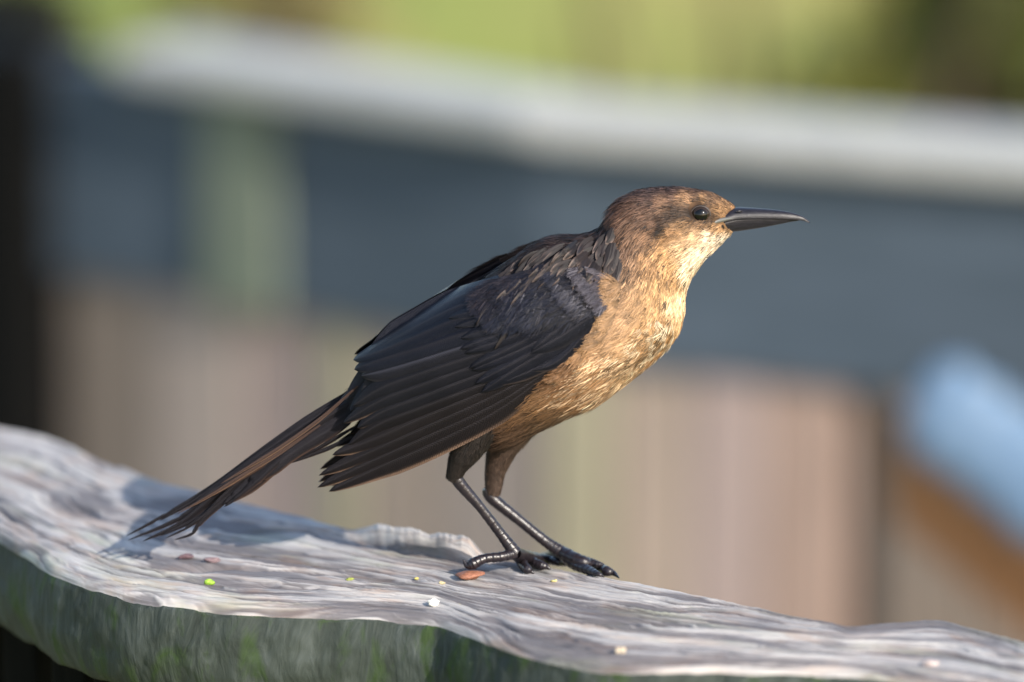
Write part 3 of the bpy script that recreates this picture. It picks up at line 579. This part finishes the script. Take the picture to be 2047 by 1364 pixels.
for sgn in (-1, 1):
    # wing sheet under the feathers
    uu = np.linspace(-0.015, 0.80, 70); lo = np.interp(uu, [-0.02, 0, 0.08, 0.26, 0.46, 0.63, 0.8], [0, -22, -48, -66, -74, -62, -30]); hi = np.interp(uu, [-0.02, 0, 0.1, 0.25, 0.5, 0.7, 0.8], [8, 30, 80, 130, 150, 140, 90])
    vv = np.linspace(0, 1, 30); Vv = lo[:, None] + (hi - lo)[:, None] * vv[None]; X = WA + WE * (uu[:, None] * WL)[..., None] + WN * Vv[..., None]
    dep = wing_depth(X[..., 0], X[..., 1]) - 0.0006
    V = P(X[..., 0], X[..., 1], -dep); inner = V.copy(); inner[..., 1] *= 0.88
    if sgn > 0: V = V * np.array([1, -1, 1]); inner = inner * np.array([1, -1, 1])
    nn_ = V.shape[0] * V.shape[1]; f = gridfaces(70, 30); F = np.concatenate([f, f[:, ::-1] + nn_]).tolist()
    rim = [i * 30 for i in range(70)] + [69 * 30 + j for j in range(1, 30)] + [i * 30 + 29 for i in range(68, -1, -1)] + list(range(28, 0, -1))
    F += [[rim[i], rim[(i + 1) % len(rim)], rim[(i + 1) % len(rim)] + nn_, rim[i] + nn_] for i in range(len(rim))]
    wing = mesh('wing', np.concatenate([V.reshape(-1, 3), inner.reshape(-1, 3)]), F, M_skin, bird, col=np.tile(np.array([[0.017, 0.016, 0.019]]), (2 * nn_, 1)))
    for k, (c_, hw, off, oc, nm) in enumerate(WF):
        fb = np.array((0.0068, 0.0052, 0.0050)) if 'prim' in nm else (np.array((0.0048, 0.0045, 0.0058)) if 'sec' in nm else np.array(BLK)); vane(nm, c_ if sgn < 0 else [(x, y + 9) for x, y in c_], hw, sgn, off * 0.00056, wing, base=tuple(fb * rng.uniform(0.8, 1.25)), outer=oc, tipsharp=0.5 if 'covert' not in nm else 0.75, rach=-0.1, notch=0, shaft=(0.055, 0.055, 0.072) if k == 8 else (.022, .019, .020))
    # small shoulder feathers
    ns = 1500 if sgn < 0 else 700
    u = -0.02 + 0.32 * rng.random(ns) ** 1.5 ; v_ = rng.uniform(0, 1, ns); lo_ = np.interp(u, [-0.02, 0, 0.08, 0.2, 0.3], [0, -26, -44, 10, 60]); hi_ = np.interp(u, [-0.02, 0, 0.1, 0.25, 0.3], [16, 44, 104, 142, 148])
    lo_ = np.maximum(lo_, np.interp(u, [0, 0.05, 0.1], [-24, -26, -24])) + np.abs(rng.normal(0, 18, ns)) * (u > 0.05); v_ = lo_ + (hi_ - lo_) * v_; X = WA + WE * (u * WL)[:, None] + WN * v_[:, None]
    f0 = lambda X_: P(X_[:, 0], X_[:, 1], -(wing_depth(X_[:, 0], X_[:, 1]) + np.interp(wuv(X_[:, 0], X_[:, 1])[0], [-0.02, 0.04, 0.3], [0.0006, 0.0048, 0.0056])))
    p0 = f0(X); ex = f0(X + WE * 3) - p0; ey = f0(X + WN * 3) - p0; nn = unit(np.cross(ex, ey)); nn *= np.sign(-nn[:, 1:2])
    dd = ex + 0.25 * ey * rng.normal(0.2, 0.6, (ns, 1))
    if sgn > 0: fl3 = np.array([1, -1, 1]); p0, nn, dd = p0 * fl3, nn * fl3, dd * fl3
    tv = sstep(80, 150, v_ + rng.normal(0, 16, ns))[:, None]; cc = (np.array([[0.010, 0.0076, 0.0080]]) * tv + np.array([[0.0032, 0.0034, 0.0056]]) * (1 - tv)) * rng.uniform(0.55, 1.8, (ns, 1))
    fro = sstep(0.06, 0.0, u)[:, None]; cc = cc * (1 - fro) + np.array([[0.022, 0.018, 0.0205]]) * fro
    wt = Tufts(); wt.add(p0, nn, dd, np.interp(u, [0, 0.3], [0.0065, 0.0105]), 0.36, 11, np.full(ns, 0.00036), cc, 2.0, 0.05, 5.0, edge=1.7)
    wt.build('shoulder_plumage', M_gloss, wing)

# ---- breast and flank feathers lapping over the wing's front edge
for sgn in (-1, 1):
    eg = cr([(1226, 556), (1220, 596), (1200, 645), (1160, 690), (1112, 738), (1048, 792), (960, 852)], 200); k = (rng.random(620) ** 1.2 * 138).astype(int); out = unit(np.stack([np.full(620, 0.75), 0.66 + 0 * k], -1))
    q = eg[k] + out * rng.uniform(-2, 22, (620, 1)); dep = wing_depth(eg[k][:, 0], eg[k][:, 1]) + np.interp(k, [0, 40, 138], [0.0045, 0.0035, 0.0012]) - rng.uniform(0, 0.003, 620); pe = P(q[:, 0], q[:, 1], -dep)
    dr = P(q[:, 0] - 10, q[:, 1] + rng.normal(3.5, 3.5, 620), -dep - 0.0004) - pe; nn = np.tile([[0.25, -0.95, 0.0]], (620, 1)) + rng.normal(0, 0.1, (620, 3)); ce = plume_col(q[:, 0] + 16, q[:, 1] + 14)
    if sgn > 0: pe, dr, nn = (a_ * np.array([1, -1, 1]) for a_ in (pe, dr, nn))
    et = Tufts(); et.add(pe, unit(nn), dr, rng.uniform(0.0045, 0.0080, 620), 0.32, 8, np.full(620, 0.00026), ce, 1.25, 0.12, 8.0, vary=0.28); et.build('edge_plumage', M_plume, body)

# ---- mantle and scapular feathers: dark centres, pale fringes
nearpts = body_grid[:, (np.sin(ang) < 0.05)].reshape(-1, 3); npx, npy = proj(nearpts); ndep = -nearpts[:, 1]
def body_depth(X, Y):
    sh = X.shape; X = X.ravel(); Y = Y.ravel(); d2 = (X[:, None] - npx[None]) ** 2 + (Y[:, None] - npy[None]) ** 2; wg = 1 / (d2 + 6.0) ** 2
    return ((wg * ndep[None]).sum(1) / wg.sum(1)).reshape(sh)
back = cr([(1222, 462), (1170, 474), (1118, 482), (1075, 496), (1020, 530), (955, 578)], 60)
bt = unit(np.gradient(back, axis=0)); bp = np.stack([-bt[:, 1], bt[:, 0]], -1); bp = bp * np.sign(bp[:, 1:2])
for sgn in (-1,):
    for row in range(8):
        for k in range(13):
            q = min(0.99, max(0.0, (k + 0.5 * (row % 2) + rng.normal(0, 0.22)) / 13)); ii = int(q * 59); dpt = (8 if sgn < 0 else 24) + row * 12 * (0.75 + 0.35 * q) + rng.normal(0, 3.0)
            p0 = back[ii] + bp[ii] * dpt; fan = (1 - q) ** 1.5 * 0.9 + row * 0.03 + rng.normal(0, 0.10); dr = bt[ii] * math.cos(fan) + bp[ii] * math.sin(fan); ln = 38 + 18 * q + rng.normal(0, 6)
            cl_ = [tuple(p0 - dr * 8), tuple(p0 + dr * ln * 0.5 + rng.normal(0, 2.0, 2)), tuple(p0 + dr * ln)]
            pal = rng.uniform(0.25, 1.5) * (1 - 0.72 * q); dc = rng.uniform(0.5, 1.4)
            X_ = np.array(cl_); dpf = body_depth(X_[:, 0], X_[:, 1]); wdp = wing_depth(X_[:, 0], X_[:, 1]); uv_, vv_ = wuv(X_[:, 0], X_[:, 1])
            base_d = np.maximum(dpf, np.where((uv_ > 0.02) & (vv_ < 110), wdp + 0.0030, 0)) + 0.0010 + 0.0003 * np.arange(3) + 0.00018 * (7 - row) + rng.uniform(0, 0.0003)
            vane('scapular_feather', cl_, rng.uniform(5.5, 9.0), sgn, 0.0, body, base=tuple(np.array((0.014, 0.0105, 0.0110)) * dc), outer=tuple(np.array((0.135, 0.098, 0.085)) * pal), n=14, tipsharp=rng.uniform(0.5, 1.2), depth=base_d, m=M_plume, both=True, twist=rng.normal(0, 0.0006))

# ---- tail
tail = mesh('tail', *tube(cr([P(790, 760, 0), P(740, 785, 0), P(690, 822, 0)], 10), np.linspace(0.012, 0.005, 10), 14), M_skin, bird, col=np.tile([[0.016, 0.015, 0.018]], (140, 1)))
TF = [  # centre line, half width, depth from the middle plane (near side positive) root..tip in mm, taper
 ([(770, 745), (640, 824), (520, 908), (430, 972), (345, 1022), (250, 1073)], 10, (-2, -5, -7), 1.2),
 ([(770, 752), (640, 832), (520, 916), (430, 988), (352, 1040), (254, 1081)], 10, (-1, -3, -5), 1.2),
 ([(768, 762), (640, 838), (530, 914), (442, 982), (366, 1044), (284, 1083)], 12, (0, -1, -2), 1.2),
 ([(765, 772), (640, 848), (540, 922), (452, 994), (396, 1036), (318, 1073)], 11, (2, 1, 0), 1.2),
 ([(760, 782), (650, 852), (550, 918), (474, 980), (424, 1022), (398, 1048), (382, 1068), (347, 1080)], 9, (4, 4, 3), 1.5),
 ([(756, 792), (664, 852), (578, 908), (516, 960), (474, 990), (446, 1009)], 14, (6, 6, 5), 0.5),
 ([(752, 800), (668, 858), (590, 906), (548, 938), (512, 962), (478, 990)], 12, (7, 8, 7), 0.7),
 ([(760, 770), (655, 838), (560, 900), (480, 950), (425, 985), (372, 1018)], 11, (5, 6, 6), 0.8),
 ([(765, 760), (650, 826), (545, 896), (460, 955), (400, 995), (318, 1042)], 9, (2, 3, 3), 1.0),
 ([(600, 880), (520, 934), (455, 986), (415, 1026), (372, 1056), (330, 1077)], 6, (4, 4, 3), 1.2),
 ([(620, 884), (560, 922), (520, 958), (488, 984), (462, 1004), (447, 1014)], 5, (8, 9, 8), 0.9),
 ([(712, 852), (668, 878), (630, 900), (590, 918), (556, 931)], 4.5, (6, 4, 3), 1.3),
 ([(704, 872), (662, 894), (628, 908), (596, 920), (566, 930)], 4.5, (6, 5, 4), 1.3),
 ([(700, 846), (670, 866), (640, 884), (612, 894)], 5, (8, 6, 5), 1.0),
]
for c_, hw, dp, ts in TF:
    vane('tail_feather', c_, hw, -1, 0.0, tail, base=(0.0070, 0.0055, 0.0055), outer=(0.055, 0.030, 0.020), tipsharp=ts, depth=np.array(dp) / 1000, rach=-0.35, notch=2, n=70)
# pale rufous edges of the two upper tail feathers with the caught light put into their colour
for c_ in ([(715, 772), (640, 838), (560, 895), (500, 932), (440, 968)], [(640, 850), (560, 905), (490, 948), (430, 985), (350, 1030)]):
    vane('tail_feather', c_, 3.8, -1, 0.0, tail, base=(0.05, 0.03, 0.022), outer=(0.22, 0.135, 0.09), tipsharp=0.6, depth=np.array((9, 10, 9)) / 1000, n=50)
for c_, hw, dp in (([(800, 715), (740, 752), (690, 800)], 24, (9, 8, 6)), ([(810, 735), (750, 775), (700, 822)], 24, (11, 10, 8)), ([(820, 760), (765, 795), (712, 838)], 22, (12, 11, 9)), ([(800, 700), (745, 738), (700, 785)], 18, (4, 4, 3))):
    vane('tail_covert', c_, hw, -1, 0.0, tail, base=(0.020, 0.021, 0.028), outer=(0.026, 0.026, 0.034), tipsharp=0.8, depth=np.array(dp) / 1000)

# ---- legs
def leg(name, thigh, trad, tars, tarad, toes, thcol, parent):
    c = cr(thigh, 26); r = np.interp(np.linspace(0, 1, 26), np.linspace(0, 1, len(trad)), trad) * S
    v1, f1 = tube(c, r, 20); c2 = cr(tars, 150); r2 = np.interp(np.linspace(0, 1, 150), np.linspace(0, 1, len(tarad)), tarad) * S
    u = np.linspace(0, 1, 150); r2 = r2 * (1 + 0.10 * ((u * 17) % 1.0) * (0.35 + 0.65 * sstep(0.45, 0.75, u))); v2, f2 = tube(c2, r2, 18)
    n1 = len(f1); f = f1 + [[q + len(v1) for q in ff] for ff in f2]
    col = np.tile(np.array([thcol]), (len(v1) + len(v2), 1))
    o = mesh(name, np.vstack([v1, v2]), f, [M_skin, M_leg], parent, col=col, mi=[0] * n1 + [1] * len(f2))
    # thigh feathers
    ns = 3000; k = rng.integers(0, 26, ns); a = rng.random(ns) * 6.283; tg = unit(np.gradient(c, axis=0)); b1 = unit(np.cross(tg, np.array([0, 1.0, 0]))); b2 = np.cross(tg, b1)
    nn = b1[k] * np.cos(a)[:, None] + b2[k] * np.sin(a)[:, None]; pp = c[k] + nn * r[k][:, None] * 0.97
    tt = Tufts(); tt.add(pp, nn, tg[k] + rng.normal(0, 0.15, (ns, 3)), np.interp(k, [0, 25], [0.0055, 0.0026]), 0.3, 6, np.full(ns, 0.00018), np.tile([thcol], (ns, 1)), 1.6, 0.16, 10, vary=0.35)
    tt.build('thigh_plumage', M_plume, o)
    for pts, rad in toes:
        q = cr(pts, 110); uq = np.linspace(0, 1, 110); rr = np.interp(uq, np.linspace(0, 1, len(rad)), rad) * S * (1 + 0.12 * ((uq * 13) % 1.0) * (uq < 0.76))
        v, f = tube(q, rr, 14); mesh('toe', v, f, M_leg, o)
    return o
def on_rail(px, py, up):
    """point on the rail surface seen at this pixel, raised up metres"""
    q = PZ(px, py)
    for _ in range(4): q = PZ(px, py, rail_z(q[0], q[1]) + up)
    return q
RS = S
def toe(seq, hub):
    return [hub] + [on_rail(x, y, u * S) for x, y, u in seq]
# near leg (the wing's shade is put into its dark thigh colour)
hub = P(1030, 1106, -0.010)
near = leg('leg', [P(965, 835, -0.014), P(938, 890, -0.014), P(918, 925, -0.013), P(908, 950, -0.012)], [44, 29, 18, 13], [P(905, 938, -0.012), P(918, 965, -0.012), P(960, 1014, -0.011), P(1000, 1066, -0.010), hub], [13, 12.5, 9.5, 10, 13],
    [([hub, P(1003, 1113, -0.013), P(968, 1117, -0.015), P(946, 1127, -0.016), P(934, 1130, -0.016), P(925, 1118, -0.016)], [11, 9.5, 9, 11.5, 7, 1]),
     (toe([(1056, 1118, 13), (1070, 1126, 10), (1084, 1131, 9), (1094, 1134, 5), (1102, 1139, 1)], hub), [12, 11, 9.5, 9, 5, 1]),
     (toe([(1042, 1120, 15), (1046, 1130, 11), (1054, 1138, 9), (1061, 1142, 5), (1068, 1147, 1)], hub), [12, 11, 9.5, 9, 5, 1]),
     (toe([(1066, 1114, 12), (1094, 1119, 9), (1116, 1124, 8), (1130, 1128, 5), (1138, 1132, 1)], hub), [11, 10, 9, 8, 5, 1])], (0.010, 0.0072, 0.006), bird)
# far leg (forward, the sunlight is put into its lighter thigh colour)
hub2 = P(1122, 1104, 0.012)
far = leg('leg', [P(1030, 830, 0.010), P(1008, 885, 0.011), P(992, 935, 0.012), P(986, 978, 0.012)], [52, 29, 19, 14.5], [P(974, 975, 0.012), P(984, 996, 0.012), P(1040, 1042, 0.012), P(1090, 1082, 0.012), hub2], [11, 13, 10.5, 10.5, 13],
    [(toe([(1165, 1124, 13), (1195, 1135, 11), (1212, 1142, 9), (1226, 1146, 7), (1238, 1156, 1)], hub2), [13, 12, 10.5, 10, 6, 1]),
     (toe([(1148, 1128, 12), (1176, 1140, 9), (1196, 1148, 8), (1208, 1154, 4)], hub2), [12, 11, 9, 5, 1]),
     (toe([(1160, 1118, 10), (1186, 1126, 9), (1204, 1131, 6), (1216, 1138, 1)], hub2), [11, 9, 8, 5, 1]),
     (toe([(1090, 1114, 11), (1066, 1119, 9), (1050, 1122, 5), (1042, 1127, 1)], hub2), [11, 9, 8, 5, 1])], (0.034, 0.021, 0.015), bird)

# ------------------------------------------------------------------ scraps lying on the rail
def scrap(name, px, py, sx, sz, c, label, cat, rough=0.6, flat=0.6, seed=0, yaw=0.3):
    q = on_rail(px, py, 0.0); rg = np.random.default_rng(seed); th, ph = np.meshgrid(np.linspace(0, math.pi, 12), np.linspace(0, 2 * math.pi, 18, endpoint=False), indexing='ij')
    d = np.stack([np.sin(th) * np.cos(ph), np.sin(th) * np.sin(ph), np.cos(th)], -1); k = rg.normal(0, 1, (5, 3)) * 2.4
    rr = 1 + 0.13 * np.sin(d @ k.T + rg.random(5) * 6).sum(-1)
    v = d * rr[..., None] * np.array([sx, sx * flat, sz]) * S; ca, sa = math.cos(yaw), math.sin(yaw); v = v @ np.array([[ca, sa, 0], [-sa, ca, 0], [0, 0, 1]])
    v = v.reshape(-1, 3) + q + np.array([0, 0, sz * S * 0.85])
    m, t, b = mat(name + ' surface', c, rough, 0.3); g = nd(t, 'ShaderNodeTexCoord'); nn = noise(t, g.outputs['Object'], 900, 4)
    t.links.new(ramp(t, nn, [(0.3, tuple(x * 0.6 for x in c)), (0.7, tuple(min(0.85, x * 1.25) for x in c))]), b.inputs['Base Color']); bump(t, b, nn, 0.6, 0.0006)
    return tag(mesh(name, v, gridfaces(12, 18, True), m), label, cat)
scrap('leaf_scrap', 418, 1169, 10, 6, (0.22, 0.36, 0.04), 'bright green leaf scrap on the rail near its mossy front edge', 'leaf', seed=1)
scrap('seed_husk', 866, 1211, 12, 7, (0.66, 0.64, 0.58), 'white seed husk on the rail in front of the bird', 'husk', seed=2)
scrap('seed_husk', 918, 1217, 9, 5, (0.40, 0.36, 0.22), 'pale yellow seed husk next to the white husk', 'husk', seed=3)
scrap('rail_bit', 938, 1157, 26, 9, (0.24, 0.10, 0.06), 'rust brown wood crumb in front of the hind claw', 'crumb', seed=4, flat=0.8)
scrap('rail_bit', 372, 1116, 14, 5, (0.10, 0.06, 0.07), 'small dark lump on the rail below the tail tip', 'crumb', seed=5, flat=0.5)  # flattened lump in a dark purplish tone
scrap('rail_bit', 428, 1124, 17, 5, (0.16, 0.11, 0.12), 'larger purplish lump on the rail below the tail tip', 'crumb', seed=6, flat=0.5)
scrap('seed_scrap', 832, 1159, 5, 3, (0.40, 0.34, 0.10), 'tiny yellow seed left of the rust brown crumb', 'seed', seed=7)
scrap('seed_scrap', 884, 1168, 6, 3, (0.40, 0.34, 0.20), 'tiny straw coloured seed just below the rust brown crumb', 'seed', seed=8)
scrap('leaf_scrap', 700, 1160, 8, 2.5, (0.24, 0.27, 0.06), 'thin yellow green leaf scrap on the rail midway along', 'leaf', seed=9, flat=0.4)
scrap('seed_scrap', 1108, 1163, 6, 2.5, (0.42, 0.37, 0.16), 'tiny yellow seed on the rail under the forward foot', 'seed', seed=10)
scrap('rail_bit', 1242, 1306, 12, 6, (0.42, 0.35, 0.26), 'pale tan wood crumb at the rail front edge', 'crumb', seed=11)
scrap('lichen_patch', 1860, 1330, 17, 6, (0.42, 0.35, 0.33), 'pale pinkish lichen lump on the rail below the brown timber', 'lichen', seed=12)
